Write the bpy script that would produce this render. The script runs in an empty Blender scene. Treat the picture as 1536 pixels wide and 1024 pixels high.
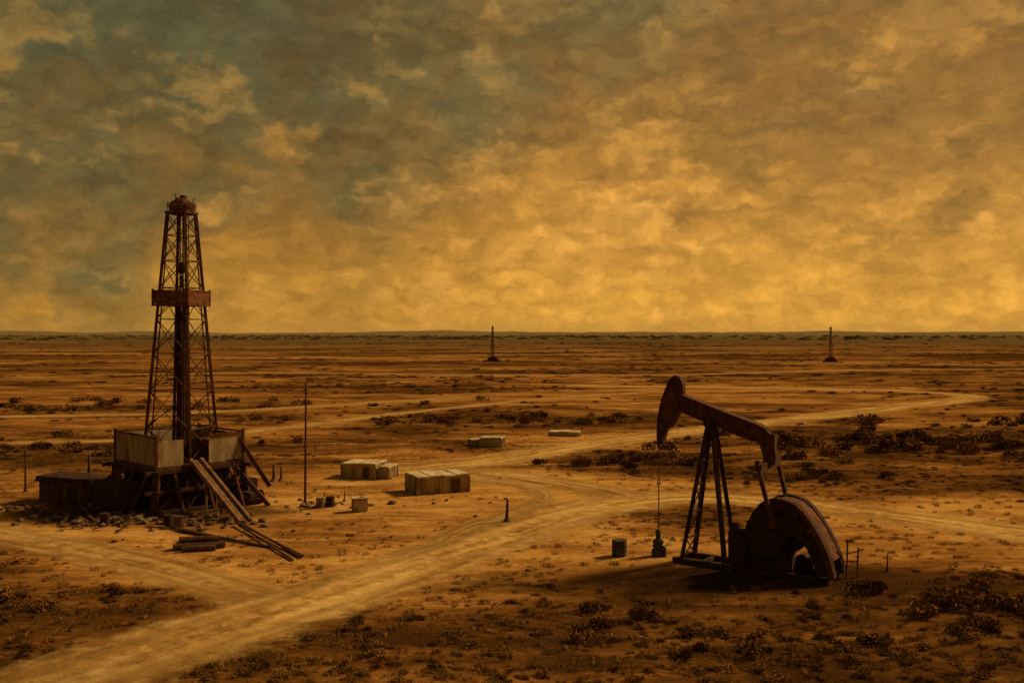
import bpy, bmesh, math, random
import numpy as np
from mathutils import Vector, Matrix, noise
random.seed(7); np.random.seed(7)
scene=bpy.context.scene
scene.view_settings.view_transform='Standard'
scene.view_settings.look='None'
scene.view_settings.exposure=0
def lin(r,g,b):
    f=lambda c:(c/255/12.92) if c/255<=0.04045 else ((c/255+0.055)/1.055)**2.4
    return (f(r),f(g),f(b),1)

# ------------------------------------------------------------------ node helpers
class NT:
    def __init__(s,nt): s.nt=nt
    def n(s,t,**k):
        nd=s.nt.nodes.new(t)
        for a,b in k.items(): setattr(nd,a,b)
        return nd
    def put(s,sock,v):
        if isinstance(v,bpy.types.NodeSocket): s.nt.links.new(v,sock)
        elif v is not None: sock.default_value=v
    def m(s,op,a,b=None,c=None,clamp=False):
        nd=s.n('ShaderNodeMath',operation=op,use_clamp=clamp)
        s.put(nd.inputs[0],a)
        if b is not None: s.put(nd.inputs[1],b)
        if c is not None: s.put(nd.inputs[2],c)
        return nd.outputs[0]
    def vm(s,op,a,b=None,scale=None):
        nd=s.n('ShaderNodeVectorMath',operation=op)
        s.put(nd.inputs[0],a)
        if b is not None: s.put(nd.inputs[1],b)
        if scale is not None: s.put(nd.inputs['Scale'],scale)
        return nd.outputs[0]
    def noise(s,vec,scale,detail=5,rough=.55,dist=0,col=False):
        nd=s.n('ShaderNodeTexNoise')
        s.put(nd.inputs['Vector'],vec); s.put(nd.inputs['Scale'],scale)
        nd.inputs['Detail'].default_value=detail; nd.inputs['Roughness'].default_value=rough
        nd.inputs['Distortion'].default_value=dist
        return nd.outputs['Color'] if col else nd.outputs['Fac']
    def puff(s,vec,scale):
        nd=s.n('ShaderNodeTexVoronoi',feature='F1'); s.put(nd.inputs['Vector'],vec)
        nd.inputs['Scale'].default_value=scale
        return nd.outputs['Distance']
    def ss(s,v,a,b,lo=0,hi=1):
        nd=s.n('ShaderNodeMapRange',interpolation_type='SMOOTHSTEP')
        s.put(nd.inputs[0],v); s.put(nd.inputs[1],a); s.put(nd.inputs[2],b); s.put(nd.inputs[3],lo); s.put(nd.inputs[4],hi)
        return nd.outputs[0]
    def mix(s,f,a,b,mode='MIX'):
        nd=s.n('ShaderNodeMix',data_type='RGBA',blend_type=mode)
        s.put(nd.inputs[0],f); s.put(nd.inputs[6],a); s.put(nd.inputs[7],b)
        return nd.outputs[2]
    def ramp(s,f,stops):
        nd=s.n('ShaderNodeValToRGB'); cr=nd.color_ramp
        while len(cr.elements)<len(stops): cr.elements.new(.5)
        for e,(p,c) in zip(cr.elements,stops): e.position=p
        for e,(p,c) in zip(cr.elements,stops): e.color=c
        s.put(nd.inputs[0],f); return nd.outputs[0]
    def mapping(s,vec,scale=(1,1,1),rot=(0,0,0),loc=(0,0,0)):
        nd=s.n('ShaderNodeMapping'); s.put(nd.inputs[0],vec)
        nd.inputs['Scale'].default_value=scale; nd.inputs['Rotation'].default_value=rot; nd.inputs['Location'].default_value=loc
        return nd.outputs[0]
    def gain(s,col,v):
        cc=s.n('ShaderNodeCombineColor'); [s.put(cc.inputs[i],v) for i in range(3)]
        return s.mix(1.0,col,cc.outputs[0],'MULTIPLY')

# ------------------------------------------------------------------ sun and sky
SUN=Vector((0.80,0.42,0)).normalized(); EL=math.radians(36)
sundir=Vector((SUN.x*math.cos(EL),SUN.y*math.cos(EL),math.sin(EL)))
sl=bpy.data.lights.new('sun','SUN'); sl.energy=4.3; sl.angle=math.radians(9.0); sl.color=(1,.68,.33)
so=bpy.data.objects.new('sun',sl); scene.collection.objects.link(so)
so.rotation_euler=sundir.to_track_quat('Z','Y').to_euler(); so.location=(60,40,60)

w=bpy.data.worlds.new('World'); scene.world=w; w.use_nodes=True; w.name='sky'
try: w.cycles.sampling_method='MANUAL'; w.cycles.sample_map_resolution=256
except Exception: pass
w.node_tree.nodes.clear(); S=NT(w.node_tree)
tc=S.n('ShaderNodeTexCoord').outputs['Generated']
sep=S.n('ShaderNodeSeparateXYZ'); S.put(sep.inputs[0],tc); X,Y,Z=sep.outputs
p=S.mapping(tc,scale=(1,1,1.35))
wc=S.noise(p,22,3,.65,col=True)
pw=S.vm('ADD',p,S.vm('SCALE',S.vm('SUBTRACT',wc,(.5,.5,.5)),scale=.055))
n1=S.noise(pw,4.2,3,.55)
n1b=S.noise(S.mapping(pw,loc=(3,7,1)),5,3,.6)
n2=S.noise(S.mapping(pw,loc=(9,2,4),scale=(1,1,1.15)),10,5,.6)
n3=S.noise(S.mapping(pw,rot=(0,math.radians(-24),0),scale=(.75,1,1.25)),40,3,.7)
v2=S.puff(S.mapping(pw,loc=(2,1,3),rot=(0,-.4,0),scale=(.8,1,1.3)),34)
el=S.m('ADD',Z,S.m('MULTIPLY',S.m('SUBTRACT',n1,.5),.26))
el=S.m('SUBTRACT',el,S.m('MULTIPLY',X,.07))
warm=S.ramp(S.m('MULTIPLY',el,2,clamp=True),[
 (0.0,lin(210,150,58)),(.10,lin(198,140,53)),(.24,lin(170,119,47)),(.40,lin(146,103,43)),(.62,lin(124,88,40)),(1,lin(96,72,38))])
tm=S.m('SUBTRACT',S.m('MULTIPLY',Z,3.1),S.m('MULTIPLY',X,1.35))
tm=S.m('ADD',tm,S.m('MULTIPLY',S.m('SUBTRACT',n1b,.5),1.7))
tm=S.m('ADD',tm,S.m('MULTIPLY',S.m('SUBTRACT',n2,.5),1.6))
tm=S.ss(tm,.32,1.4,0,.85)
teal=S.mix(n2,lin(70,78,50),lin(112,108,66))
c=S.mix(tm,warm,teal)
dk=S.ss(S.noise(S.mapping(pw,loc=(1,4,8),scale=(1,1,1.3)),7,4,.6),.45,.65,0,.5)
dk=S.m('MULTIPLY',dk,S.ss(Z,.015,.12,0,1))
c=S.mix(dk,c,lin(104,81,40))
hl=S.m('ADD',n2,S.m('MULTIPLY',S.m('SUBTRACT',n1,.5),-.7))
hl=S.m('ADD',hl,S.m('MULTIPLY',S.m('SUBTRACT',.45,v2),.10))
hl=S.m('ADD',hl,S.m('MULTIPLY',X,.10))
hl=S.ss(hl,.50,.70,0,.75)
hl=S.m('MULTIPLY',hl,S.ss(Z,.34,.06,.28,1))
c=S.mix(hl,c,lin(216,153,64))
glo=S.n('ShaderNodeVectorMath',operation='DOT_PRODUCT'); S.put(glo.inputs[0],tc); glo.inputs[1].default_value=tuple(Vector((.30,1,.12)).normalized())
g=S.ss(glo.outputs['Value'],.86,1.0,.86,1.16)
br=S.m('MULTIPLY',g,S.ss(n3,.25,.75,.82,1.18)); br=S.m('MULTIPLY',br,S.ss(v2,.1,.75,1.10,.88))
c=S.gain(c,br)
c=S.mix(S.ss(Z,.022,-.002,0,.5),c,lin(170,124,56))
ns=S.n('ShaderNodeTexSky',sky_type='NISHITA'); ns.sun_disc=False; ns.sun_elevation=EL; ns.sun_rotation=math.atan2(SUN.x,SUN.y)
ns.dust_density=4
bgN=S.n('ShaderNodeBackground'); S.put(bgN.inputs[0],ns.outputs[0]); bgN.inputs[1].default_value=.05
bgC=S.n('ShaderNodeBackground'); S.put(bgC.inputs[0],c); bgC.inputs[1].default_value=1.03
mx=S.n('ShaderNodeMixShader'); mx.inputs[0].default_value=.97
w.node_tree.links.new(bgN.outputs[0],mx.inputs[1]); w.node_tree.links.new(bgC.outputs[0],mx.inputs[2])
wo=S.n('ShaderNodeOutputWorld'); w.node_tree.links.new(mx.outputs[0],wo.inputs[0])

# ------------------------------------------------------------------ materials
def newmat(name):
    m=bpy.data.materials.new(name); m.use_nodes=True
    nt=m.node_tree; b=nt.nodes['Principled BSDF']; return m,NT(nt),b
def mat(name,c1,c2,scale=3,rough=.85,metal=0,bump=.3,streak=1.0,spec=.12,dirt=None):
    m,N,b=newmat(name)
    v=N.n('ShaderNodeTexCoord').outputs['Object']
    f=N.ss(N.noise(N.mapping(v,scale=(1,1,streak)),scale,5,.65,.4),.32,.68)
    col=N.mix(f,c1,c2)
    if dirt:
        d=N.ss(N.noise(N.mapping(v,loc=(5,5,5),scale=(1,1,streak)),scale*.6,6,.7),.46,.64,0,.9)
        col=N.mix(d,col,dirt)
    N.put(b.inputs['Base Color'],col); b.inputs['Roughness'].default_value=rough; b.inputs['Metallic'].default_value=metal
    b.inputs['Specular IOR Level'].default_value=spec
    bp=N.n('ShaderNodeBump'); bp.inputs['Strength'].default_value=bump; bp.inputs['Distance'].default_value=.04
    N.put(bp.inputs['Height'],N.noise(v,scale*6,4,.6)); N.put(b.inputs['Normal'],bp.outputs[0])
    return m
M_rust=mat('rusted_steel',(.048,.021,.010,1),(.13,.050,.019,1),2.5,.85,bump=.4)
M_dark=mat('dark_steel',(.026,.013,.008,1),(.072,.032,.015,1),2.5,.9)
M_redrust=mat('brown_rust',(.058,.024,.011,1),(.17,.062,.022,1),2.2,.9)
M_panel=mat('weathered_panel',(.22,.15,.078,1),(.36,.26,.145,1),1.4,.9,streak=.35,dirt=(.095,.048,.021,1))
M_white=mat('chalky_boards',(.28,.20,.10,1),(.45,.34,.18,1),1.5,.9,streak=.3,dirt=(.15,.085,.035,1))
M_roof=mat('pale_roof',(.46,.37,.22,1),(.68,.58,.38,1),1.5,.85,dirt=(.30,.20,.09,1))
M_wood=mat('weathered_wood',(.11,.055,.024,1),(.25,.14,.06,1),2,.9,streak=.2)
M_woodd=mat('dark_wood',(.052,.026,.013,1),(.13,.065,.03,1),2,.9,streak=.2)
M_rock=mat('rock',(.07,.04,.02,1),(.24,.145,.065,1),2,.95)
M_green=mat('old_green_paint',(.04,.038,.022,1),(.08,.065,.033,1),3,.8,dirt=(.08,.035,.016,1))

# ------------------------------------------------------------------ mesh helpers
def box(bm,c,s,rz=0,bev=0):
    r=bmesh.ops.create_cube(bm,size=1)
    M=Matrix.Translation(c)@Matrix.Rotation(rz,4,'Z')@Matrix.Diagonal((s[0],s[1],s[2],1))
    bmesh.ops.transform(bm,matrix=M,verts=r['verts'])
    if bev:
        es=list({e for v in r['verts'] for e in v.link_edges})
        bmesh.ops.bevel(bm,geom=es,offset=bev,segments=2,affect='EDGES')
def beam(bm,a,b,w_=.1,h_=None):
    a=Vector(a);b=Vector(b);h_=h_ or w_; d=b-a
    r=bmesh.ops.create_cube(bm,size=1)
    q=d.to_track_quat('Z','Y').to_matrix().to_4x4()
    bmesh.ops.transform(bm,matrix=Matrix.Translation((a+b)/2)@q@Matrix.Diagonal((w_,h_,d.length,1)),verts=r['verts'])
def cyl(bm,a,b,r1,r2=None,seg=14):
    a=Vector(a);b=Vector(b);r2=r1 if r2 is None else r2; d=b-a
    r=bmesh.ops.create_cone(bm,cap_ends=True,segments=seg,radius1=r1,radius2=r2,depth=d.length)
    bmesh.ops.transform(bm,matrix=Matrix.Translation((a+b)/2)@d.to_track_quat('Z','Y').to_matrix().to_4x4(),verts=r['verts'])
def prism(bm,pts,v0,v1):
    "outline in local x,z extruded along local y"
    A=[bm.verts.new((x,v0,z)) for x,z in pts]; B=[bm.verts.new((x,v1,z)) for x,z in pts]
    n=len(pts); bm.faces.new(A); bm.faces.new(B[::-1])
    for i in range(n): bm.faces.new((A[i],B[i],B[(i+1)%n],A[(i+1)%n]))
def obj(name,bm,m,parent=None,loc=(0,0,0),rz=0,smooth=False):
    bmesh.ops.recalc_face_normals(bm,faces=bm.faces)
    me=bpy.data.meshes.new(name); bm.to_mesh(me); bm.free(); me.materials.append(m)
    if smooth:
        for f in me.polygons: f.use_smooth=True
    o=bpy.data.objects.new(name,me); scene.collection.objects.link(o)
    o.location=loc; o.rotation_euler=(0,0,rz)
    if parent: o.parent=parent
    return o
def empty(name,loc,rz=0):
    e=bpy.data.objects.new(name,None); scene.collection.objects.link(e); e.location=loc; e.rotation_euler=(0,0,rz); e.empty_display_size=.5
    return e
def B(): return bmesh.new()

# ------------------------------------------------------------------ roads (plan, metres)
def catmull(P,step=1.0):
    P=[Vector(p) for p in P]; P=[2*P[0]-P[1]]+P+[2*P[-1]-P[-2]]; out=[]
    for i in range(1,len(P)-2):
        a,b,c_,d=P[i-1:i+3]; n=max(2,int((c_-b).length/step))
        for k in range(n):
            t=k/n
            out.append(.5*((2*b)+(c_-a)*t+(2*a-5*b+4*c_-d)*t*t+(3*b-a-3*c_+d)*t**3))
    out.append(P[-2]); return out
roads=[
 ('main',[(-24,22),(-18,30.9),(-15.2,35.1),(-11.8,40.3),(-8.2,45.9),(-4.9,51.5),(-1.1,58.2),(3.6,65.6),(8.3,71),(13.3,73.1),(18.7,71.1),(23.6,66.8),(27.7,62.8),(32,58),(37,52),(44,44)],2.8,1.0),
 ('far',[(-16,84),(-11.5,86),(-7.1,89.2),(-1.8,94.3),(5.7,104.2),(14.8,114.8),(26.4,126.2),(40.5,140),(58.1,157.2),(76,174),(85,184.7),(87.7,194),(83.5,203.6),(73.1,213.3),(58.8,218.5),(40,222),(10,232)],3.2,1.0),
 ('link',[(9.2,71.9),(6.4,77),(1.8,82.4),(-2.8,86.1),(-7.5,88.4)],2.1,.95),
 ('left',[(-60,74),(-42,66),(-35.7,62.9),(-30.7,59.7),(-24.5,55.6),(-18.4,51.2),(-13.5,47.1),(-10,44.2)],1.8,.8),
 ('loop',[(-7.8,51.5),(-4.6,56),(-2.8,61.0),(1.0,68.5),(2.3,74),(.4,79),(-4.5,82.3),(-12,83)],1.0,.6),
 ('back',[(-60,108),(-45,111),(-36.2,115.6),(-30.5,123.6),(-24.2,134.7),(-16.8,149.3),(-7.4,162.9),(6,182),(30,205)],1.8,.85),
 ('west',[(-150,120),(-100,135),(-73,143),(-50,149),(-30,165),(-5,190)],2.4,.8),
 ('north',[(-120,290),(-60,300),(0,285),(50,290),(130,330),(260,330)],4.0,.75),
]
RC=[(n,catmull(P,1.2),hw,s) for n,P,hw,s in roads]
rp=[];rw=[]
for n,P,hw,s in RC:
    for q in P: rp.append((q.x,q.y)); rw.append(hw)
rp=np.array(rp);rw=np.array(rw)
def roaddist(x,y):
    x=np.asarray(x,float);y=np.asarray(y,float);out=np.full(x.shape,1e3)
    idx=np.where((np.abs(x)<400)&(y<480))[0]
    for s in range(0,len(idx),4000):
        k=idx[s:s+4000]
        d=np.hypot(x[k,None]-rp[None,:,0],y[k,None]-rp[None,:,1])-rw[None,:]
        out[k]=d.min(1)
    return out
def sst(v,a,b):
    t=np.clip((v-a)/(b-a),0,1); return t*t*(3-2*t)
def nz(x,y,sx,sy,o=0,oct=3):
    return np.array([noise.fractal(Vector((a/sx,b/sy,o)),1.0,2.0,oct) for a,b in zip(x,y)])
def blob(x,y,L):
    r=np.zeros_like(x)
    for cx,cy,rx,ry,a in L: r+=a*np.exp(-(((x-cx)/rx)**2+((y-cy)/ry)**2))
    return r
FLAT=[(-21,68,14,13,1.4),(-8,77,13,10,1.2),(12.5,51.5,8,6,1.3)]
SCR=[(13,37,17,5.5,1.1),(1,40,7,4.0,.7),(2,31,40,7,.8),(-22,42,8,6.5,1.0),(21,42.5,6,6,1.2),(42,106,28,15,1.2),(10,93,9,5.5,1.2),(-52,104,28,12,.9),(-8,137,34,11,.8),  # scrub patches; the broad foreground blobs also paint a vignette into the ground
     (-30,46,9,7,.8),(60,80,28,10,.8),(27,84,14,5,.7),(30,50,9,5,.6),
     (-14,64,12,9,-1.2),(10,55,7,4,-.8),(-3,78,12,7,-1.0),(30,73,12,5,-.6),(2,70,8,8,-.5),(-32,57,9,4,-.3)]
SHADE_STAIN=[(-26,70,7,4.5,1.0),(-21,66.5,6,3,.6),(12.5,49.3,7,2.8,1.1),(7,49.0,5,1.8,.7),(-31,66,5,2,.5),(-16,67,3,2,.3),(-27,63,6,2,.45)]  # painted shade under derrick and beside pumpjack, plus oil-stained soil
def height(x,y):
    rd=roaddist(x,y); f=np.clip(blob(x,y,FLAT),0,1)
    m=sst(rd,2.0,10)*(1-f)
    far=sst(np.hypot(x,y),200,900); vf=sst(y,3500,9000)
    return m*(.35*nz(x,y,14,11,1,3)+.12*nz(x,y,3.2,3.2,5,2)) + m*far*1.6*nz(x,y,160,90,3,3)+vf*(8+40*nz(x,y,1300,1500,6,4))
def scrubf(x,y):
    d=np.hypot(x,y)
    a=nz(x,y,17,9,2,4); b=nz(x,y,70,34,8,4); c_=nz(x,y,260,120,12,4)
    t1=sst(d,70,190); t2=sst(d,250,800)
    v=a*(1-t1)+(.45*a+.75*b)*t1*(1-t2)+(.5*b+.75*c_)*t1*t2
    return sst(v*1.0+.08+blob(x,y,SCR)*.75,-.12,.60)
xs=list(np.arange(0,62,1.0))
while xs[-1]<9000: xs.append(xs[-1]+max(1,xs[-1]*.03))
xs=np.array([-v for v in xs[:0:-1]]+xs)
ys=list(np.arange(-60,20,4.0))+list(np.arange(20,120,.8))
while ys[-1]<14000: ys.append(ys[-1]+max(.8,(ys[-1])*.016))
ys=np.array(ys)
GX,GY=np.meshgrid(xs,ys); gx=GX.ravel(); gy=GY.ravel(); gz=height(gx,gy)
nx=len(xs);ny=len(ys)
ii=np.arange(nx*ny).reshape(ny,nx)
F=np.stack([ii[:-1,:-1],ii[:-1,1:],ii[1:,1:],ii[1:,:-1]],-1).reshape(-1,4)
me=bpy.data.meshes.new('ground'); me.from_pydata(np.stack([gx,gy,gz],1).tolist(),[],F.tolist())
me.polygons.foreach_set('use_smooth',[True]*len(me.polygons))
sc_=scrubf(gx,gy); rd_=roaddist(gx,gy)
def attr(me,n,v):
    a=me.attributes.new(n,'FLOAT','POINT'); a.data.foreach_set('value',np.ascontiguousarray(v,dtype=np.float32))
attr(me,'scrub',sc_); attr(me,'shade_stain',np.clip(blob(gx,gy,SHADE_STAIN),0,1)); attr(me,'wear',np.clip(np.exp(-np.clip(rd_,0,99)/2.2)*.7+np.clip(-blob(gx,gy,[k for k in SCR if k[4]<0]),0,1)*.8,0,1))
ground=bpy.data.objects.new('ground',me); scene.collection.objects.link(ground)
m,N,b=newmat('dry_prairie')
v=N.n('ShaderNodeTexCoord').outputs['Object']
def at(n): return N.n('ShaderNodeAttribute',attribute_name=n).outputs['Fac']
flat=N.mapping(v,scale=(1,1,0)); st=N.mapping(v,scale=(.5,1.3,0),rot=(0,0,.12))
nA=N.noise(st,.09,6,.6,.4); nB=N.noise(N.mapping(st,loc=(40,9,0)),.42,6,.62,.5); nC=N.noise(N.mapping(v,scale=(.7,1.2,0),rot=(0,0,-.2)),2.2,5,.68,.5); nD=N.noise(N.mapping(v,scale=(.40,1,0)),.014,7,.62)
sv=N.n('ShaderNodeSeparateXYZ'); N.put(sv.inputs[0],v)
far=N.ss(sv.outputs[1],100,340)
mixn=N.m('ADD',N.m('MULTIPLY',nA,N.m('SUBTRACT',1,N.m('MULTIPLY',far,.6))),N.m('MULTIPLY',nD,N.m('MULTIPLY',far,.6)))
mixn=N.m('ADD',N.m('MULTIPLY',N.m('SUBTRACT',mixn,.5),N.m('ADD',1.5,N.m('MULTIPLY',far,1.6))),.53)
val=N.m('ADD',mixn,N.m('MULTIPLY',N.m('SUBTRACT',nB,.5),1.1))
val=N.m('ADD',val,N.m('MULTIPLY',N.m('SUBTRACT',nC,.5),.65))
val=N.m('SUBTRACT',val,N.m('MULTIPLY',at('scrub'),.34))
val=N.m('SUBTRACT',val,N.m('MULTIPLY',far,.07))
val=N.m('ADD',val,N.m('MULTIPLY',at('wear'),.24))
col=N.ramp(val,[(.06,(.055,.024,.007,1)),(.27,(.115,.049,.011,1)),(.47,(.215,.094,.021,1)),(.68,(.36,.172,.042,1)),(.90,(.52,.29,.08,1))])
shade_stn=N.ss(N.m('ADD',at('shade_stain'),N.m('MULTIPLY',N.m('SUBTRACT',nB,.5),1.2)),.2,.8,0,.85)
col=N.mix(shade_stn,col,(.034,.015,.006,1))  # shade and oil stain mixed into the ground colour
haze_tint=N.ss(N.m('ADD',sv.outputs[1],N.m('MULTIPLY',N.m('SUBTRACT',nD,.5),2500)),350,1600,0,.85)  # distance haze painted into the ground colour
col=N.mix(haze_tint,col,(.115,.078,.032,1))
col=N.mix(N.ss(sv.outputs[1],1800,8000,0,.85),col,(.20,.148,.070,1))  # paler haze tint towards the horizon, also painted
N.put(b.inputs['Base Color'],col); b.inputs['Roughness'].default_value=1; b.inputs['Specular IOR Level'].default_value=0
bp=N.n('ShaderNodeBump'); bp.inputs['Strength'].default_value=.8; bp.inputs['Distance'].default_value=.2
N.put(bp.inputs['Height'],N.noise(flat,1.1,6,.66)); N.put(b.inputs['Normal'],bp.outputs[0])
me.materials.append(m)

# road surface
m,N,b=newmat('dirt_road')
uv=N.n('ShaderNodeUVMap').outputs[0]; v=N.n('ShaderNodeTexCoord').outputs['Object']
su=N.n('ShaderNodeSeparateXYZ'); N.put(su.inputs[0],uv); V=su.outputs[1]   # V across -1..1 ; U metres
uvs=N.mapping(uv,scale=(.10,2.6,0)); s1=N.noise(uvs,1.0,6,.62,.5); s2=N.noise(v,1.2,6,.68,.4)
q=N.m('ADD',N.m('MULTIPLY',s1,.8),N.m('MULTIPLY',s2,.5))
col=N.ramp(q,[(.42,(.17,.080,.020,1)),(.55,(.32,.172,.047,1)),(.68,(.50,.30,.095,1)),(.84,(.66,.45,.17,1))])
av=N.m('ABSOLUTE',V)
rut=N.ss(N.m('ABSOLUTE',N.m('SUBTRACT',av,.42)),.02,.18,.55,0)
col=N.mix(N.m('MULTIPLY',rut,s2),col,(.12,.055,.016,1))
mid=N.ss(N.m('ADD',av,N.m('MULTIPLY',N.m('SUBTRACT',s2,.5),.6)),.16,.0,0,.4)
col=N.mix(mid,col,(.16,.076,.020,1))
N.put(b.inputs['Base Color'],col); b.inputs['Roughness'].default_value=1; b.inputs['Specular IOR Level'].default_value=0
edge=N.m('ADD',av,N.m('MULTIPLY',N.m('SUBTRACT',N.noise(v,.55,6,.7),.5),1.35))
alpha=N.m('MULTIPLY',N.ss(edge,.98,.40),N.n('ShaderNodeAttribute',attribute_name='strength').outputs['Fac'])
N.put(b.inputs['Alpha'],alpha)
bp=N.n('ShaderNodeBump'); bp.inputs['Strength'].default_value=.8; bp.inputs['Distance'].default_value=.12
N.put(bp.inputs['Height'],N.m('ADD',s2,N.m('MULTIPLY',s1,.6))); N.put(b.inputs['Normal'],bp.outputs[0])
M_road=m
for k,(n,P,hw,stg) in enumerate(RC):
    HW=hw*1.35; vs=[];uvc=[];strg=[]; L=0; nc=7
    for i,q in enumerate(P):
        t=(P[min(i+1,len(P)-1)]-P[max(i-1,0)]).normalized(); nn=Vector((-t.y,t.x))
        if i: L+=(q-P[i-1]).length
        e=min(1,i/5,(len(P)-1-i)/5)
        near_fade=1-.45*max(0,min(1,(44-q.y)/12)) if q.x<0 else 1   # road thins out towards the near left end
        wv=1+.14*noise.noise(Vector((L/6,k*9,0)))
        for j in range(nc):
            a=-1+2*j/(nc-1); pz=q+nn*a*HW*wv
            vs.append((pz.x,pz.y,.022+.006*k)); uvc.append((L,a)); strg.append(stg*e*near_fade)
    fs=[(i*nc+j,(i+1)*nc+j,(i+1)*nc+j+1,i*nc+j+1) for i in range(len(P)-1) for j in range(nc-1)]
    me=bpy.data.meshes.new('dirt_road'); me.from_pydata(vs,[],fs)
    ul=me.uv_layers.new(name='UVMap')
    for l in me.loops: ul.data[l.index].uv=uvc[l.vertex_index]
    attr(me,'strength',strg); me.materials.append(M_road)
    o=bpy.data.objects.new('dirt_road',me); scene.collection.objects.link(o)
    me.update()
    if me.polygons[0].normal.z<0: me.flip_normals()

# ------------------------------------------------------------------ vegetation
def vegmat(name,c1,c2,c3):
    m,N,b=newmat(name)
    r=N.n('ShaderNodeObjectInfo').outputs['Random']
    v=N.n('ShaderNodeTexCoord').outputs['Object']
    col=N.mix(N.ss(N.noise(v,2.2,1),.35,.65),c1,c2)
    col=N.mix(N.ss(r,.35,1),col,c3)
    N.put(b.inputs['Base Color'],col); b.inputs['Roughness'].default_value=1; b.inputs['Specular IOR Level'].default_value=0
    return m
M_bush=vegmat('sagebrush',(.070,.036,.010,1),(.14,.068,.017,1),(.21,.096,.022,1))
M_grass=vegmat('dry_grass',(.13,.058,.015,1),(.22,.105,.026,1),(.31,.155,.04,1))
M_tree=vegmat('hazed_foliage',(.12,.085,.036,1),(.16,.115,.052,1),(.20,.145,.066,1))  # foliage colour lightened to paint in distance haze
def bush(i,nl=240,flat=.65):
    bm=B(); rnd=random.Random(i)
    lob=[(Vector((rnd.uniform(-.55,.55),rnd.uniform(-.55,.55),rnd.uniform(.15,.5)*flat)),rnd.uniform(.28,.5)) for _ in range(6)]
    for c0,r in lob:
        cyl(bm,(rnd.uniform(-.1,.1),rnd.uniform(-.1,.1),-.1),c0,.03,.012,4)
    for _ in range(nl):
        c0,r=rnd.choice(lob); d=Vector((rnd.gauss(0,1),rnd.gauss(0,1),rnd.gauss(0,1))).normalized()*r*rnd.random()**.4
        q=c0+Vector((d.x,d.y,d.z*flat*1.1)); q.z=max(q.z,.0)
        s=rnd.uniform(.04,.11); a=Vector((rnd.gauss(0,1),rnd.gauss(0,1),rnd.gauss(0,1))).normalized(); bb=a.orthogonal().normalized()
        bm.faces.new([bm.verts.new(q+a*s*1.5),bm.verts.new(q+bb*s*.6),bm.verts.new(q-a*s*1.2),bm.verts.new(q-bb*s*.6)])
    for _ in range(14):
        a=rnd.uniform(0,6.28); r=rnd.uniform(.2,.8)
        q=Vector((math.cos(a)*r,math.sin(a)*r,rnd.uniform(.5,.95)*flat)); 
        p0=q*.3; t=.012
        bm.faces.new([bm.verts.new(p0+Vector((t,0,0))),bm.verts.new(p0-Vector((t,0,0))),bm.verts.new(q)])
    return bm
def tuft(i,nb=34):
    bm=B(); rnd=random.Random(100+i)
    for _ in range(nb):
        a=rnd.uniform(0,6.28); r=rnd.random()**.5*.5; q=Vector((math.cos(a)*r,math.sin(a)*r,-.03))
        l=rnd.uniform(.3,.9); tip=q+Vector((rnd.gauss(0,.25),rnd.gauss(0,.25),l)); s=Vector((-math.sin(a+1),math.cos(a+1),0))*.026
        md=(q+tip)/2+Vector((0,0,.06))
        v=[bm.verts.new(q-s),bm.verts.new(q+s),bm.verts.new(md+s*.7),bm.verts.new(md-s*.7),bm.verts.new(tip)]
        bm.faces.new(v[:4]); bm.faces.new([v[3],v[2],v[4]])
    return bm
def collect(name,bms,m):
    col=bpy.data.collections.new(name)
    for i,bm in enumerate(bms):
        me=bpy.data.meshes.new(name+'_plant'); bm.to_mesh(me); bm.free(); me.materials.append(m)
        col.objects.link(bpy.data.objects.new(name+'_plant',me))
    return col
C_bush=collect('bush_kinds',[bush(i) for i in range(6)],M_bush)
C_tree=collect('tree_kinds',[bush(20+i) for i in range(3)],M_tree)
C_tuft=collect('tuft_kinds',[tuft(i) for i in range(5)],M_grass)
def scatter(name,pts,scl,col,sq=1.0):
    n=len(pts); me=bpy.data.meshes.new(name); me.from_pydata([tuple(map(float,q)) for q in pts],[],[])
    attr(me,'scl',scl); attr(me,'rot',np.random.rand(n)*6.28)
    o=bpy.data.objects.new(name,me); scene.collection.objects.link(o)
    g=bpy.data.node_groups.new(name,'GeometryNodeTree')
    g.interface.new_socket('Geometry',in_out='INPUT',socket_type='NodeSocketGeometry'); g.interface.new_socket('Geometry',in_out='OUTPUT',socket_type='NodeSocketGeometry')
    gi=g.nodes.new('NodeGroupInput');go=g.nodes.new('NodeGroupOutput')
    ip=g.nodes.new('GeometryNodeInstanceOnPoints'); ci=g.nodes.new('GeometryNodeCollectionInfo')
    ci.inputs['Collection'].default_value=col; ci.inputs['Separate Children'].default_value=True; ci.inputs['Reset Children'].default_value=True
    a1=g.nodes.new('GeometryNodeInputNamedAttribute'); a1.inputs[0].default_value='scl'
    a2=g.nodes.new('GeometryNodeInputNamedAttribute'); a2.inputs[0].default_value='rot'
    cx=g.nodes.new('ShaderNodeCombineXYZ'); vs=g.nodes.new('ShaderNodeCombineXYZ'); mu=g.nodes.new('ShaderNodeMath'); mu.operation='MULTIPLY'; mu.inputs[1].default_value=sq
    l=g.links.new
    l(gi.outputs[0],ip.inputs['Points']); l(ci.outputs[0],ip.inputs['Instance']); ip.inputs['Pick Instance'].default_value=True
    l(a2.outputs[0],cx.inputs[2]); l(cx.outputs[0],ip.inputs['Rotation'])
    l(a1.outputs[0],vs.inputs[0]); l(a1.outputs[0],vs.inputs[1]); l(a1.outputs[0],mu.inputs[0]); l(mu.outputs[0],vs.inputs[2]); l(vs.outputs[0],ip.inputs['Scale'])
    l(ip.outputs[0],go.inputs[0])
    md=o.modifiers.new('scatter','NODES'); md.node_group=g
    return o
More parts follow.
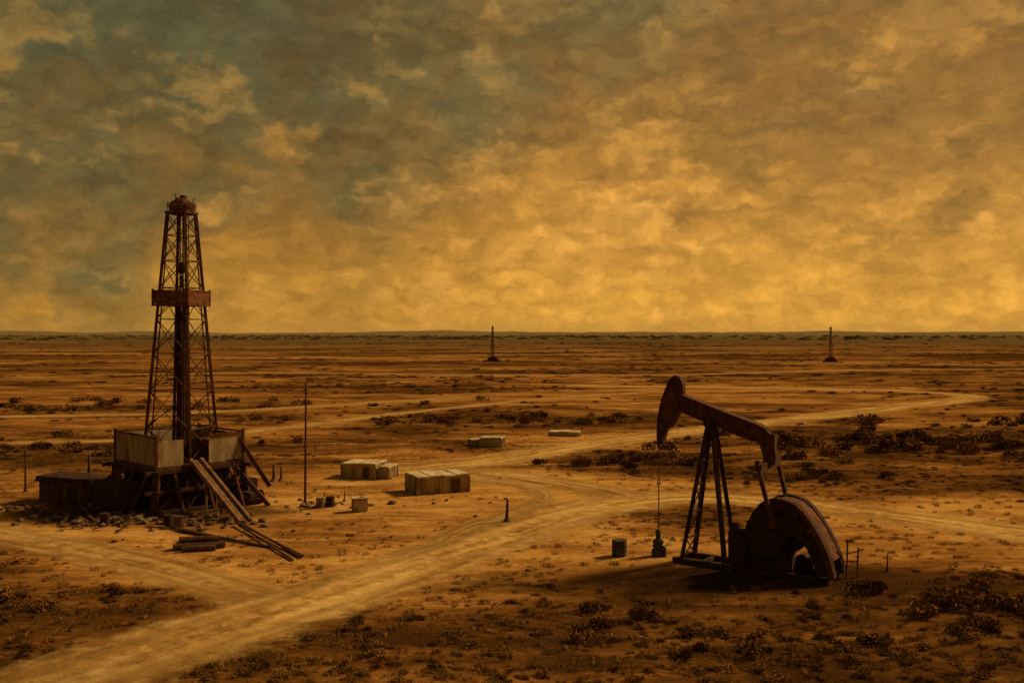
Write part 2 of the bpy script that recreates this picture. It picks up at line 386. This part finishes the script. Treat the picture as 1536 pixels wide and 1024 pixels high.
def cand(n,y0,y1,pw=1.0):
    # plan wedge north of the viewpoint, wide enough for side views
    u=np.random.rand(n); y=y0*(y1/y0)**u if pw==0 else y0+(y1-y0)*u**pw
    x=(np.random.rand(n)*2-1)*(y*.62+14)
    return x,y
def keep(x,y,prob,rmin):
    k=(np.random.rand(len(x))<prob)&(roaddist(x,y)>rmin); return k
x,y=cand(22000,24,280,0); sf=scrubf(x,y); pad=np.clip(blob(x,y,FLAT)+blob(x,y,SHADE_STAIN),0,1)
k=keep(x,y,(sf**1.5*.58+.02)*(1-pad),.5)
x=x[k];y=y[k];s=(.20+.40*np.random.rand(len(x))**2.2)*(1+sst(y,60,240)*1.3)
scatter('scrub',np.stack([x,y,height(x,y)-.03],1),s,C_bush,.65)
x,y=cand(11000,240,1300,0); sf=scrubf(x,y); k=keep(x,y,sf**1.5*.8+.03,2)
x=x[k];y=y[k]; scatter('distant_scrub',np.stack([x,y,height(x,y)-.15],1),(1.0+1.4*np.random.rand(len(x)))*(1+sst(y,400,1300)*.8),C_bush,.42)
u=np.random.rand(2600); y=1700+3300*u; x=(np.random.rand(2600)*2-1)*(y*.75)
gg=sst(nz(x,y,420,900,4,3),-.15,.45); k=np.random.rand(2600)<gg*.8+.15
x=x[k];y=y[k]; scatter('distant_tree_line',np.stack([x,y,height(x,y)-.4],1),7+9*np.random.rand(len(x)),C_tree,.6)
x,y=cand(15000,24,120,0); sf=scrubf(x,y); pad=np.clip(blob(x,y,FLAT),0,1)
k=keep(x,y,(.5-.1*sf)*(1-.8*pad),.1)
x=x[k];y=y[k]; scatter('dry_grass',np.stack([x,y,height(x,y)],1),.2+.3*np.random.rand(len(x)),C_tuft,.6)
big=[(17.6,42,1.5),(19.5,43.5,1.9),(21.5,41.5,1.7),(23.5,44,1.6),(18.9,40,1.2),(22,46.5,1.2),(3.2,43,1.0),(1.6,44.2,.8),(10,40,1.0),(-24,43.5,1.3),(-21.5,41,1.1),(27,44,1.6),(25,47,1.3),(14,38.5,1.1)]
for cx,cy,rx,ry,n_,s0,s1 in((43,107,20,9,80,1.0,2.6),(10,93.5,6,3,34,.8,1.8),(-50,104,18,7,36,.8,1.9),(-8,137,22,6,40,1.0,2.2),(60,82,16,6,30,.8,1.8),(26,84,9,3,20,.7,1.4),(21,43,4,2.5,14,.7,1.6),(6,40,8,2,14,.5,1.1),(-22,43,4,3,14,.5,1.2),(75,130,22,8,30,1.2,2.6),(-75,160,40,14,50,1.2,2.6)):
    for _ in range(n_): big.append((random.gauss(cx,rx*.7),random.gauss(cy,ry*.7),random.uniform(s0,s1)))
bx=np.array([q[0] for q in big]);by=np.array([q[1] for q in big]);bs=np.array([q[2] for q in big])
k=roaddist(bx,by)>bs*.7; bx=bx[k];by=by[k];bs=bs[k]
scatter('tall_scrub',np.stack([bx,by,height(bx,by)-.05],1),bs*.8,C_bush,1.0)

# ------------------------------------------------------------------ oil derrick
D=empty('oil_derrick',(-23.5,70.3,0),math.radians(-45))
H=3.1
bm=B()   # substructure
for sx in(-1,1):
    for sy in(-1,1):
        beam(bm,(sx*H*1.12,sy*H*1.12,0),(sx*H,sy*H,2.95),.42)
        for q in (-.33,.33):
            beam(bm,(sx*H*1.05,sy*H*q,0),(sx*H*.98,sy*H*q,2.95),.24)
            beam(bm,(sx*H*q,sy*H*1.05,0),(sx*H*q,sy*H*.98,2.95),.24)
for s in(-1,1):
    for z in(.15,1.5,2.8):
        beam(bm,(s*H*1.08,-H*1.3,z),(s*H*1.08,H*1.3,z),.22); beam(bm,(-H*1.3,s*H*1.08,z),(H*1.3,s*H*1.08,z),.22)
    for a,b_ in((-1,-.33),(-.33,.33),(.33,1)):
        beam(bm,(s*H*1.04,a*H,.1),(s*H,b_*H,2.8),.13); beam(bm,(s*H*1.04,b_*H,.1),(s*H,a*H,2.8),.13)
        beam(bm,(a*H,s*H*1.04,.1),(b_*H,s*H,2.8),.13); beam(bm,(b_*H,s*H*1.04,.1),(a*H,s*H,2.8),.13)
obj('substructure',bm,M_dark,D)
bm=B()
box(bm,(-.3,0,1.4),(5.4,5.2,2.75),0,.1); box(bm,(-3.9,.5,1.1),(1.6,3.6,2.2),.1,.08); box(bm,(-.6,-4.2,1.0),(3.6,1.6,2.0),.05,.08); box(bm,(-3.6,-3.9,.75),(1.8,1.6,1.5),.5,.06)
box(bm,(1.0,4.1,.8),(3.2,1.3,1.6),.0,.08)
cyl(bm,(-5.2,-1.2,.55),(-5.2,1.4,.55),.5); cyl(bm,(3.9,2.2,.5),(3.9,4.2,.5),.5)
obj('mud_equipment',bm,M_dark,D)
bm=B()   # floor slab & raking beams
box(bm,(0,0,3.03),(H*2.08,H*2.08,.22))
for s in(-.7,0,.7): beam(bm,(H*1.0,s*H+.2,3.0),(H*1.55,s*H+.2,0),.14); beam(bm,(s*H,-H,3.0),(s*H,-H*1.5,0),.14)
obj('drill_floor',bm,M_rust,D)
bm=B()   # wind walls (panels)
def wall(bm,a,b,z0,z1,n,t=.07,lean=0):
    a=Vector(a);b=Vector(b);d=(b-a);ang=math.atan2(d.y,d.x);L=d.length/n
    for i in range(n):
        c_=a+d*((i+.5)/n); jz=random.uniform(-.05,.05)
        box(bm,(c_.x,c_.y,(z0+z1)/2+jz),(L*.985,t,z1-z0),ang+random.uniform(-.01,.01))
wall(bm,(-H,-H-.02,0),(H,-H-.02,0),3.16,5.05,4)
wall(bm,(-H-.02,-H,0),(-H-.02,H,0),3.16,5.05,4)
wall(bm,(-H,H,0),(H,H,0),3.16,5.0,4)
wall(bm,(H+.02,-H,0),(H+.02,-1.25,0),3.16,4.9,1)
wall(bm,(H+.02,.6,0),(H+.02,H,0),3.16,5.0,2)
obj('wind_wall',bm,M_panel,D)
bm=B()
for a,b_ in(((-H,-H),(H,-H)),((-H,-H),(-H,H)),((-H,H),(H,H))):
    for z in(3.12,5.1): beam(bm,(a[0]*1.025,a[1]*1.025,z),(b_[0]*1.025,b_[1]*1.025,z),.12)
beam(bm,(H*1.03,.6,5.05),(H*1.03,H,5.05),.12)
for sx in(-1,1):
    for sy in(-1,1): beam(bm,(sx*H*1.03,sy*H*1.03,2.9),(sx*H*1.03,sy*H*1.03,5.3),.16)
box(bm,(1.4,1.7,3.9),(1.8,1.4,1.4),0,.05); box(bm,(-1.5,-1.6,3.8),(1.3,1.5,1.3),0,.05)
obj('wall_frame',bm,M_rust,D)
bm=B()   # V-door pipe ramp, planked
for yy in(-.78,-.02): beam(bm,(H+.1,yy,3.4),(H+6.6,yy,.08),.2,.32)
for i in range(3): 
    y_=-.6+i*.2; beam(bm,(H+.1,y_,3.38),(H+6.5,y_,.12),.17,.07)
for t in(.35,.65): beam(bm,(H+6.5*t,-.78,3.3-3.2*t),(H+6.5*t,-.78,0),.12); beam(bm,(H+6.5*t,-.02,3.3-3.2*t),(H+6.5*t,-.02,0),.12)
obj('pipe_ramp',bm,M_wood,D)
bm=B()
for s in(0,1):
    beam(bm,(-1.8+s*.9,-H-.1,3.0),(-5.2+s*.9*.9,-H-1.5,.0),.1,.22)
beam(bm,(H,2.3,3),(H+2.2,4.0,0),.14,.3); beam(bm,(H,2.9,4.6),(H+1.3,4.6,1.2),.14,.3)
obj('stair',bm,M_woodd,D)
# mast
mr=math.radians(45-14)
mst=empty('mast',(.12,.12,0),mr); mst.parent=D
Z0,Z1=3.1,20.5
def hs(z): return 1.72-(z-5)/(15.5)*(1.72-.70)
bm=B()
cs=[(-1,-1),(1,-1),(1,1),(-1,1)]
for cx,cy in cs:
    beam(bm,(cx*hs(Z0),cy*hs(Z0),Z0),(cx*hs(Z1),cy*hs(Z1),Z1),.18)
    beam(bm,(cx*hs(Z0)*.72,cy*hs(Z0),Z0),(cx*hs(Z1)*.8,cy*hs(Z1),Z1),.08)
lev=[3.2,5.4,8.0,10.6,13.0,15.2,17.1,18.9,20.4]
for i,z in enumerate(lev):
    h=hs(z)
    for k in range(4):
        a=cs[k];b_=cs[(k+1)%4]
        beam(bm,(a[0]*h,a[1]*h,z),(b_[0]*h,b_[1]*h,z),.06)
        if i+1<len(lev):
            z2=lev[i+1];h2=hs(z2)
            beam(bm,(a[0]*h,a[1]*h,z),(b_[0]*h2,b_[1]*h2,z2),.05); beam(bm,(b_[0]*h,b_[1]*h,z),(a[0]*h2,a[1]*h2,z2),.05)
for cx,cy in cs:   # arched knee braces at the foot of the mast
    for t in range(6):
        a0=t/6*1.45; a1=(t+1)/6*1.45
        f=lambda a:(cx*(1.8-1.1*(1-math.cos(a))),cy*1.8,3.9+2.2*math.sin(a))
        beam(bm,f(a0),f(a1),.11)
obj('lattice',bm,M_rust,mst)
bm=B()
for i in range(26):
    ax=random.uniform(-.5,.4); ay=random.uniform(-.5,.5)
    cyl(bm,(ax*1.1,ay,3.1),(ax*.75+.03,ay*.8,random.uniform(13.2,14.4)),.055,seg=6)
beam(bm,(0,0,3.1),(0,0,12.8),.5,.45)
obj('drill_pipe_stand',bm,M_dark,mst)
bm=B()
for ax,ay in((-.15,0),(.15,0),(0,.15),(0,-.15),(.4,.3)): cyl(bm,(ax,ay,13),(ax*.9,ay,20.6),.028,seg=5)
box(bm,(0,0,16.6),(.4,.35,.9),0,.1); cyl(bm,(0,0,15.2),(0,0,16.1),.1)
obj('travelling_block',bm,M_dark,mst)
bm=B()
R=1.38
for k in range(4):
    a=cs[k];b_=cs[(k+1)%4]
    c_=((a[0]+b_[0])/2*R,(a[1]+b_[1])/2*R,14.48); ln=2*R-.14
    box(bm,c_,(ln,.07,.85) if a[1]==b_[1] else (.07,ln,.85))
    beam(bm,(a[0]*R,a[1]*R,13.9),(a[0]*R,a[1]*R,15.1),.13)
    for z in(13.98,14.97): beam(bm,(a[0]*R*1.02,a[1]*R*1.02,z),(b_[0]*R*1.02,b_[1]*R*1.02,z),.1)
box(bm,(0,-.85,13.95),(2.6,1.0,.08)); box(bm,(0,1.0,13.95),(2.6,.7,.08))
obj('monkey_board',bm,M_redrust,mst)
bm=B()
box(bm,(0,0,20.5),(1.7,1.6,.16)); cyl(bm,(0,0,20.58),(0,0,20.95),.84,.94,9); cyl(bm,(0,0,20.95),(0,0,21.3),.94,.66,9); cyl(bm,(0,0,21.3),(0,0,21.52),.6,.35,9)
for k in range(8):
    a=k*math.pi/4; beam(bm,(math.cos(a)*.92,math.sin(a)*.9,20.45),(math.cos(a)*1.0,math.sin(a)*.98,21.15),.05)
for k in range(8):
    a=k*math.pi/4;a2=a+math.pi/4; beam(bm,(math.cos(a),math.sin(a)*.98,21.12),(math.cos(a2),math.sin(a2)*.98,21.12),.045)
box(bm,(.15,0,21.55),(.4,.3,.35)); box(bm,(-.3,.1,21.45),(.25,.3,.25)); beam(bm,(-.45,0,21.3),(-.5,0,21.9),.05); beam(bm,(.7,.1,20.9),(.95,.1,21.5),.05)
obj('crown_block',bm,M_rust,mst)

# ------------------------------------------------------------------ pumpjack
P=empty('pumpjack',(10.43,52,0),math.radians(-35))
bm=B()
feet=[(-1.35,-.8),(-1.35,.8),(1.05,-.75),(1.05,.75)]
for fx,fy in feet: beam(bm,(fx,fy,.15),(fx*.12,fy*.22,7.2),.2,.2)
for z in(1.3,2.7,4.1,5.4):
    t=z/7.2; g_=lambda f:(f[0]*(1-.88*t),f[1]*(1-.78*t),z)
    a,b_,c_,d=map(g_,feet); beam(bm,a,b_,.09); beam(bm,c_,d,.09)
def fl(f,z): t=z/7.2; return (f[0]*(1-.88*t),f[1]*(1-.78*t),z)
for z0_,z1_ in((.2,1.3),(1.3,2.7),(2.7,4.1),(4.1,5.4)):
    beam(bm,fl(feet[0],z0_),fl(feet[1],z1_),.05); beam(bm,fl(feet[1],z0_),fl(feet[0],z1_),.05)
for i in range(18):
    z=.4+i*.36; beam(bm,(fl(feet[1],z)[0]-.05,fl(feet[1],z)[1]-.25,z),(fl(feet[1],z)[0]-.05,fl(feet[1],z)[1]+.1,z),.035)
box(bm,(0,0,7.28),(.75,.6,.28),0,.05)
obj('samson_post',bm,M_dark,P)
bm=B(); cyl(bm,(0,-.5,7.42),(0,.5,7.42),.2); obj('saddle_bearing',bm,M_dark,P)
bm=B()   # walking beam as I-section with drooped tail
top=[(-1.95,8.80),(-.4,8.28),(1.2,7.75),(2.5,7.36),(3.0,7.15),(3.32,6.75),(3.5,5.85),(3.45,5.4)]
bot=[(-1.95,8.05),(-.4,7.5),(1.2,6.98),(2.3,6.62),(2.62,6.4),(2.78,6.0),(2.85,5.5),(2.9,5.35)]
prism(bm,top+bot[::-1],-.13,.13)
tt=[(x,z+.09) for x,z in top]; prism(bm,tt[:5]+top[:5][::-1],-.3,.3)
bb=[(x,z-.09) for x,z in bot]; prism(bm,bot[:4]+bb[:4][::-1],-.3,.3)
for x in(-1.3,-.2,.9,2.0):
    zt=8.80-(x+1.95)*.325; box(bm,(x,0,zt-.4),(.07,.5,.66))
box(bm,(3.2,0,6.5),(.5,.44,.9),0,.05)
obj('walking_beam',bm,M_rust,P)
bm=B()   # horse head
hh=[(-2.0,9.75),(-2.25,9.55),(-2.5,9.05),(-2.72,8.5),(-2.88,7.95),(-2.98,7.35),(-3.02,6.75),(-3.0,6.05),(-2.78,6.0),(-2.58,6.7),(-2.3,7.3),(-1.95,7.9),(-1.68,8.4),(-1.55,8.9),(-1.58,9.35),(-1.75,9.68)]
prism(bm,hh,-.17,.17)
fr=hh[:8]; prism(bm,[(x-.05,z+.02) for x,z in fr]+[(x+.03,z) for x,z in fr][::-1],-.26,.26)
prism(bm,[(-2.4,7.0),(-2.1,7.6),(-1.75,8.2),(-1.6,8.15),(-1.95,7.5),(-2.3,6.95)],-.22,.22)
obj('horsehead',bm,M_rust,P)
bm=B()
for yy in(-.1,.1): cyl(bm,(-3.06,yy,6.9),(-3.06,yy,3.9),.022,seg=6)
beam(bm,(-3.06,-.16,3.9),(-3.06,.16,3.9),.08); cyl(bm,(-3.06,0,3.9),(-3.06,0,1.2),.03,seg=8)
obj('polished_rod',bm,M_rust,P)
bm=B()   # wellhead
cyl(bm,(-3.09,0,0),(-3.09,0,.35),.36); cyl(bm,(-3.09,0,.35),(-3.09,0,.9),.26); cyl(bm,(-3.09,0,.72),(-3.09,0,.8),.32); cyl(bm,(-3.09,0,.9),(-3.09,0,1.2),.14); cyl(bm,(-3.09,0,1.2),(-3.09,0,1.42),.18,.1)
cyl(bm,(-3.4,0,.5),(-2.7,0,.5),.09); cyl(bm,(-2.7,0,.5),(-2.7,0,0),.09)
obj('wellhead',bm,M_green,P)
bm=B()   # equaliser & pitman arms
beam(bm,(3.05,-1.35,5.4),(3.05,1.35,5.4),.36,.34); beam(bm,(3.05,-1.5,5.62),(3.05,-1.0,5.45),.25); beam(bm,(3.05,1.0,5.45),(3.05,1.5,5.62),.25)
for s in(-1,1):
    beam(bm,(3.02,s*1.4,5.55),(3.75,s*1.3,2.7),.17,.2); cyl(bm,(3.75,s*1.15,2.7),(3.75,s*1.42,2.7),.26)
obj('pitman_arm',bm,M_rust,P)
def sc(L,cx=3.3,cz=.4,k=.91): return [(cx+(x-cx)*k,cz+(z-cz)*k) for x,z in L]
outer=sc([(2.05,1.5),(2.15,2.5),(2.5,3.3),(2.97,3.9),(3.4,4.15),(3.9,4.27),(4.4,4.22),(4.9,4.06),(5.35,3.72),(5.8,3.2),(6.2,2.6),(6.55,1.95),(6.85,1.25),(7.05,.35)])
inner=sc([(6.1,.35),(5.85,1.1),(5.55,1.7),(5.15,2.15),(4.75,2.3),(4.4,2.1),(4.2,1.5),(3.9,1.1),(2.6,1.0)])
bm=B()
for s0,s1 in((-1.0,-.68),(.40,.72)): prism(bm,outer+inner,s0,s1)
obj('crank_counterweight',bm,M_dark,P)
bm=B()
for s in(-1.0,.72):
    oo=outer[5:]; prism(bm,oo+[(x+(4.2-x)*.11,z-.15) for x,z in oo][::-1],s-.09,s+.09)
for a_ in(.4,1.0,1.7):
    cyl(bm,(3.9+1.7*math.cos(a_),-1.11,1.9+1.5*math.sin(a_)),(3.9+1.7*math.cos(a_),-.95,1.9+1.5*math.sin(a_)),.11)
oo=outer[5:-1]; prism(bm,[(x,z-.08) for x,z in oo]+[(x-.25,z-.3) for x,z in oo][::-1],-.68,.40)
obj('counterweight_rim',bm,M_redrust,P)
bm=B()   # gearbox, brake, prime mover, skid
box(bm,(3.2,0,1.75),(2.2,1.3,1.9),0,.15); box(bm,(3.0,0,.5),(3.0,1.3,.8),0,.05); cyl(bm,(3.7,-1.25,2.1),(3.7,1.25,2.1),.24); cyl(bm,(3.8,-.38,2.2),(3.8,.38,2.2),1.25,seg=28)
box(bm,(1.85,-.9,1.3),(.9,.7,1.7),0,.08); box(bm,(1.7,-1.0,2.3),(.4,.4,.4),0,.05)
obj('gearbox',bm,M_dark,P)
bm=B()
box(bm,(4.9,.5,.6),(.7,.6,.6),0,.08); cyl(bm,(4.7,.2,.75),(4.7,.9,.75),.3)
obj('motor',bm,M_rust,P)
bm=B()
for s in(-.8,.8): box(bm,(2.3,s,.14),(8.2,.26,.26))
for x_ in(-1.6,-.2,1.2,2.6,4.2,5.8,6.3): box(bm,(x_,0,.13),(.22,1.34,.2))
obj('skid_base',bm,M_dark,P)
bm=B()
for x_,y_,h_ in((6.7,.9,1.9),(7.1,1.3,1.5),(1.6,-1.5,.6)): beam(bm,(x_,y_,-.05),(x_+.05,y_,h_),.07)
beam(bm,(6.7,.9,1.2),(7.12,1.3,1.3),.05); beam(bm,(6.5,.95,.8),(7.12,1.3,.8),.05)
obj('guard_rail',bm,M_redrust,P)

# ------------------------------------------------------------------ storage units etc.
def unit(name,loc,rz,sx,sy,h,n,door=True):
    e=empty(name,loc,rz)
    bm=B(); box(bm,(0,0,h/2),(sx-.08,sy-.08,h-.02)); 
    for i in range(n*3+1):
        x_=-sx/2+sx*i/(n*3); wd=.1 if i%3==0 else .045
        for s in(-1,1): box(bm,(x_*.985,s*(sy/2-.02),h/2+random.uniform(-.02,.02)),(wd,.07,h-.06))
    for i in range(7):
        y_=-sy/2+sy*i/6
        for s in(-1,1): box(bm,(s*(sx/2-.02),y_*.97,h/2),(.07,.05,h-.06))
    obj('walls',bm,M_white,e)
    bm=B()
    for i in range(n):
        x_=-sx/2+sx*(i+.5)/n; box(bm,(x_,random.uniform(-.03,.03),h+.05+.04*(i%2)),(sx/n-.03,sy+.14,.12),random.uniform(-.015,.015),.02)
    obj('roof',bm,M_roof,e)
    bm=B(); 
    for s in(-1,1): box(bm,(0,s*sy*.35,.03),(sx+.2,.16,.14))
    if door: box(bm,(sx*.22,-sy/2-.03,h*.45),(sx*.16,.05,h*.8)); box(bm,(sx/2+.03,.1,h*.5),(.04,sy*.3,h*.6))
    obj('skid_and_door',bm,M_woodd,e)
unit('storage_shed',(-5.7,76.0,0),math.radians(24),4.2,2.9,1.25,4)
unit('storage_shed',(-12.4,83.6,0),math.radians(-14),3.1,2.6,1.15,2)
unit('storage_shed',(-10.3,83.0,0),math.radians(-14),.9,2.0,.95,1,False)
unit('storage_shed',(-2.1,106.0,0),math.radians(-10),2.4,1.8,.9,2,False)
unit('storage_shed',(6.2,117,0),math.radians(-10),3.6,1.8,.45,3,False)
unit('storage_shed',(-3.8,106.9,0),math.radians(20),1.5,1.4,.6,1,False)
e=empty('water_tank',(-10.3,67.3,0),math.radians(18))
bm=B(); box(bm,(0,0,.45),(1.0,.8,.84),0,.05); obj('body',bm,M_white,e)
bm=B(); box(bm,(0,0,.91),(1.12,.92,.07),0,.015); cyl(bm,(.2,0,.94),(.2,0,1.02),.14); obj('lid',bm,M_roof,e)
bm=B(); cyl(bm,(-.3,-.4,.2),(-.3,-.6,.2),.05); box(bm,(0,0,.02),(1.1,.16,.08)); obj('valve',bm,M_dark,e)
e=empty('pump_house',(-31.6,71.6,0),math.radians(-12))
bm=B(); box(bm,(0,0,.75),(3.8,2.2,1.5)); [box(bm,(-1.8+i*.6,-1.12,.75),(.06,.05,1.5)) for i in range(7)]; obj('walls',bm,M_woodd,e)
bm=B(); prism(bm,[(-2.1,1.5),(2.1,1.5),(2.0,1.75),(-2.0,1.9)],-1.3,1.3); obj('roof',bm,M_dark,e)
bm=B(); box(bm,(.8,-1.13,.6),(.7,.05,1.1)); obj('door',bm,M_dark,e)
def barrel(loc,r,h,m,tilt=0):
    bm=B(); cyl(bm,(0,0,0),(0,0,h),r,seg=18)
    for z in(.0,.33,.66,.97): cyl(bm,(0,0,h*z),(0,0,h*z+.04),r*1.05,seg=18)
    cyl(bm,(r*.5,0,h),(r*.5,0,h+.05),r*.15,seg=8)
    o=obj('oil_drum',bm,m,None,loc); o.rotation_euler=(tilt,0,random.random()*6); return o
barrel((5.8,53.8,0),.40,.85,M_green)
for x_,y_ in((-20.6,61.6),(-21.4,62.0),(-25.6,62.6),(-12.6,69),(-13.2,68.6)): barrel((x_,y_,0),.3,.7,random.choice((M_dark,M_panel,M_woodd)))
def pole(name,loc,h,r,m=M_wood,arm=False,lean=0):
    bm=B(); cyl(bm,(0,0,-.1),(lean,0,h),r,r*.6,8)
    cyl(bm,(0,0,0),(0,0,.18),r*2.2,r*1.3,8)
    if arm: beam(bm,(lean-.18,0,h*.93),(lean+.18,0,h*.93),.07); cyl(bm,(lean,0,h),(lean,0,h+.2),r*.9,r*.3,6)
    obj(name,bm,m,None,loc)
pole('utility_pole',(-14.6,70.3,0),8.4,.10,M_redrust,True,.05)
pole('fence_post',(-36.8,75.3,0),3.0,.10,M_woodd,True)
pole('fence_post',(-35.9,84.5,0),1.7,.16,M_woodd); pole('fence_post',(-19.3,80.7,0),1.45,.17,M_wood); pole('fence_post',(-18.8,81.1,0),1.2,.14,M_wood)
pole('fence_post',(-.34,63.5,0),1.45,.12,M_woodd,False,.06)
for x_,y_,h_ in((18.9,50.2,.9),(-13.2,69.8,.9),(-39,68,1.0),(-12.0,71.2,.8)): pole('fence_post',(x_,y_,0),h_,.05,M_woodd,False,.05)
def farmast(x_,y_,h):
    e=empty('radio_mast',(x_,y_,0),.4); bm=B()
    for cx,cy in cs: beam(bm,(cx*.6,cy*.6,0),(cx*.22,cy*.22,h),.17)
    for i in range(12):
        z=h*i/12;z2=h*(i+1)/12;a=.6-.38*i/12;c2=.6-.38*(i+1)/12
        for k in range(4):
            p0=cs[k];p1=cs[(k+1)%4]; beam(bm,(p0[0]*a,p0[1]*a,z),(p1[0]*c2,p1[1]*c2,z2),.08)
    obj('lattice',bm,M_rust,e)
    bm=B(); box(bm,(0,0,h+.1),(.9,.9,.4),0,.1); cyl(bm,(0,0,h),(0,0,h+1.3),.09); obj('head',bm,M_rust,e)
    bm=B(); box(bm,(0,0,.6),(4,3,1.2),0,.15); box(bm,(3,1,.4),(2,2,.8),.3,.1); box(bm,(-3.2,-.5,.35),(2.2,1.6,.7),.3,.1); prism(bm,[(-2,1.2),(2,1.2),(0,2.4)],-1.2,1.2); obj('base_sheds',bm,M_rust,e)
farmast(-8.3,426.6,14.6); farmast(133.4,416.7,14.3)
e=empty('drill_pipe_pile',(0,0,0)); bm=B()
for i in range(3):
    o=random.uniform(-.4,.4); cyl(bm,(-16.9+o,62.4+o*.6,.14+.05*i),(-9.6+o*1.3+random.uniform(-2.0,.2),51.7+random.uniform(-.2,2.2),.08),.06,seg=8)
for i in range(3): cyl(bm,(-21+i*.4,61.3-i*.5,.12),(-14.4+i*.5,56.2-i*.3,.08),.07,seg=8)
obj('pipes',bm,M_woodd,e)
e=empty('timber_pile',(-17.4,55.4,0),.25); bm=B()
for y_,z_,l in((0,.2,2.8),(.42,.2,2.5),(.22,.52,2.2),(-.5,.17,1.8)): cyl(bm,(-l/2,y_,z_),(l/2,y_+random.uniform(-.1,.1),z_),.2,.17,10)
obj('logs',bm,M_woodd,e)
bm=B()
for _ in range(260):
    t=random.random()
    if t<.5: cx,cy=random.gauss(-24,4.5),random.gauss(63.8,1.4)
    elif t<.65: cx,cy=random.gauss(-13,2),random.gauss(69.5,1)
    elif t<.8: cx,cy=random.gauss(-33,3),random.gauss(67.5,1.3)
    else: cx,cy=random.gauss(-10,8),random.gauss(66,8)
    s=random.uniform(.06,.32)
    if t>=.8: s*=.5
    if roaddist([cx],[cy])[0]<0: continue
    r=bmesh.ops.create_icosphere(bm,subdivisions=1,radius=s)
    for v_ in r['verts']: v_.co=Vector((v_.co.x*random.uniform(.8,1.5),v_.co.y*random.uniform(.8,1.3),v_.co.z*.7))*random.uniform(.8,1.1)+Vector((cx,cy,s*.3))
obj('rubble',bm,M_rock)
bm=B()
for _ in range(50):
    cx,cy=random.gauss(-23,5.0),random.gauss(64.3,1.7); a=random.uniform(0,3.14); l=random.uniform(.6,2.2)
    beam(bm,(cx,cy,.08),(cx+math.cos(a)*l,cy+math.sin(a)*l,random.uniform(.08,.5)),.16,.06)
obj('scrap_timber',bm,M_woodd)

# ------------------------------------------------------------------ camera
cam=bpy.data.cameras.new('camera'); co=bpy.data.objects.new('camera',cam); scene.collection.objects.link(co)
co.location=(0,0,12); co.rotation_euler=(math.radians(90),0,0); cam.lens=35; cam.sensor_width=36
cam.shift_y=-12/1536; cam.clip_end=30000
scene.camera=co
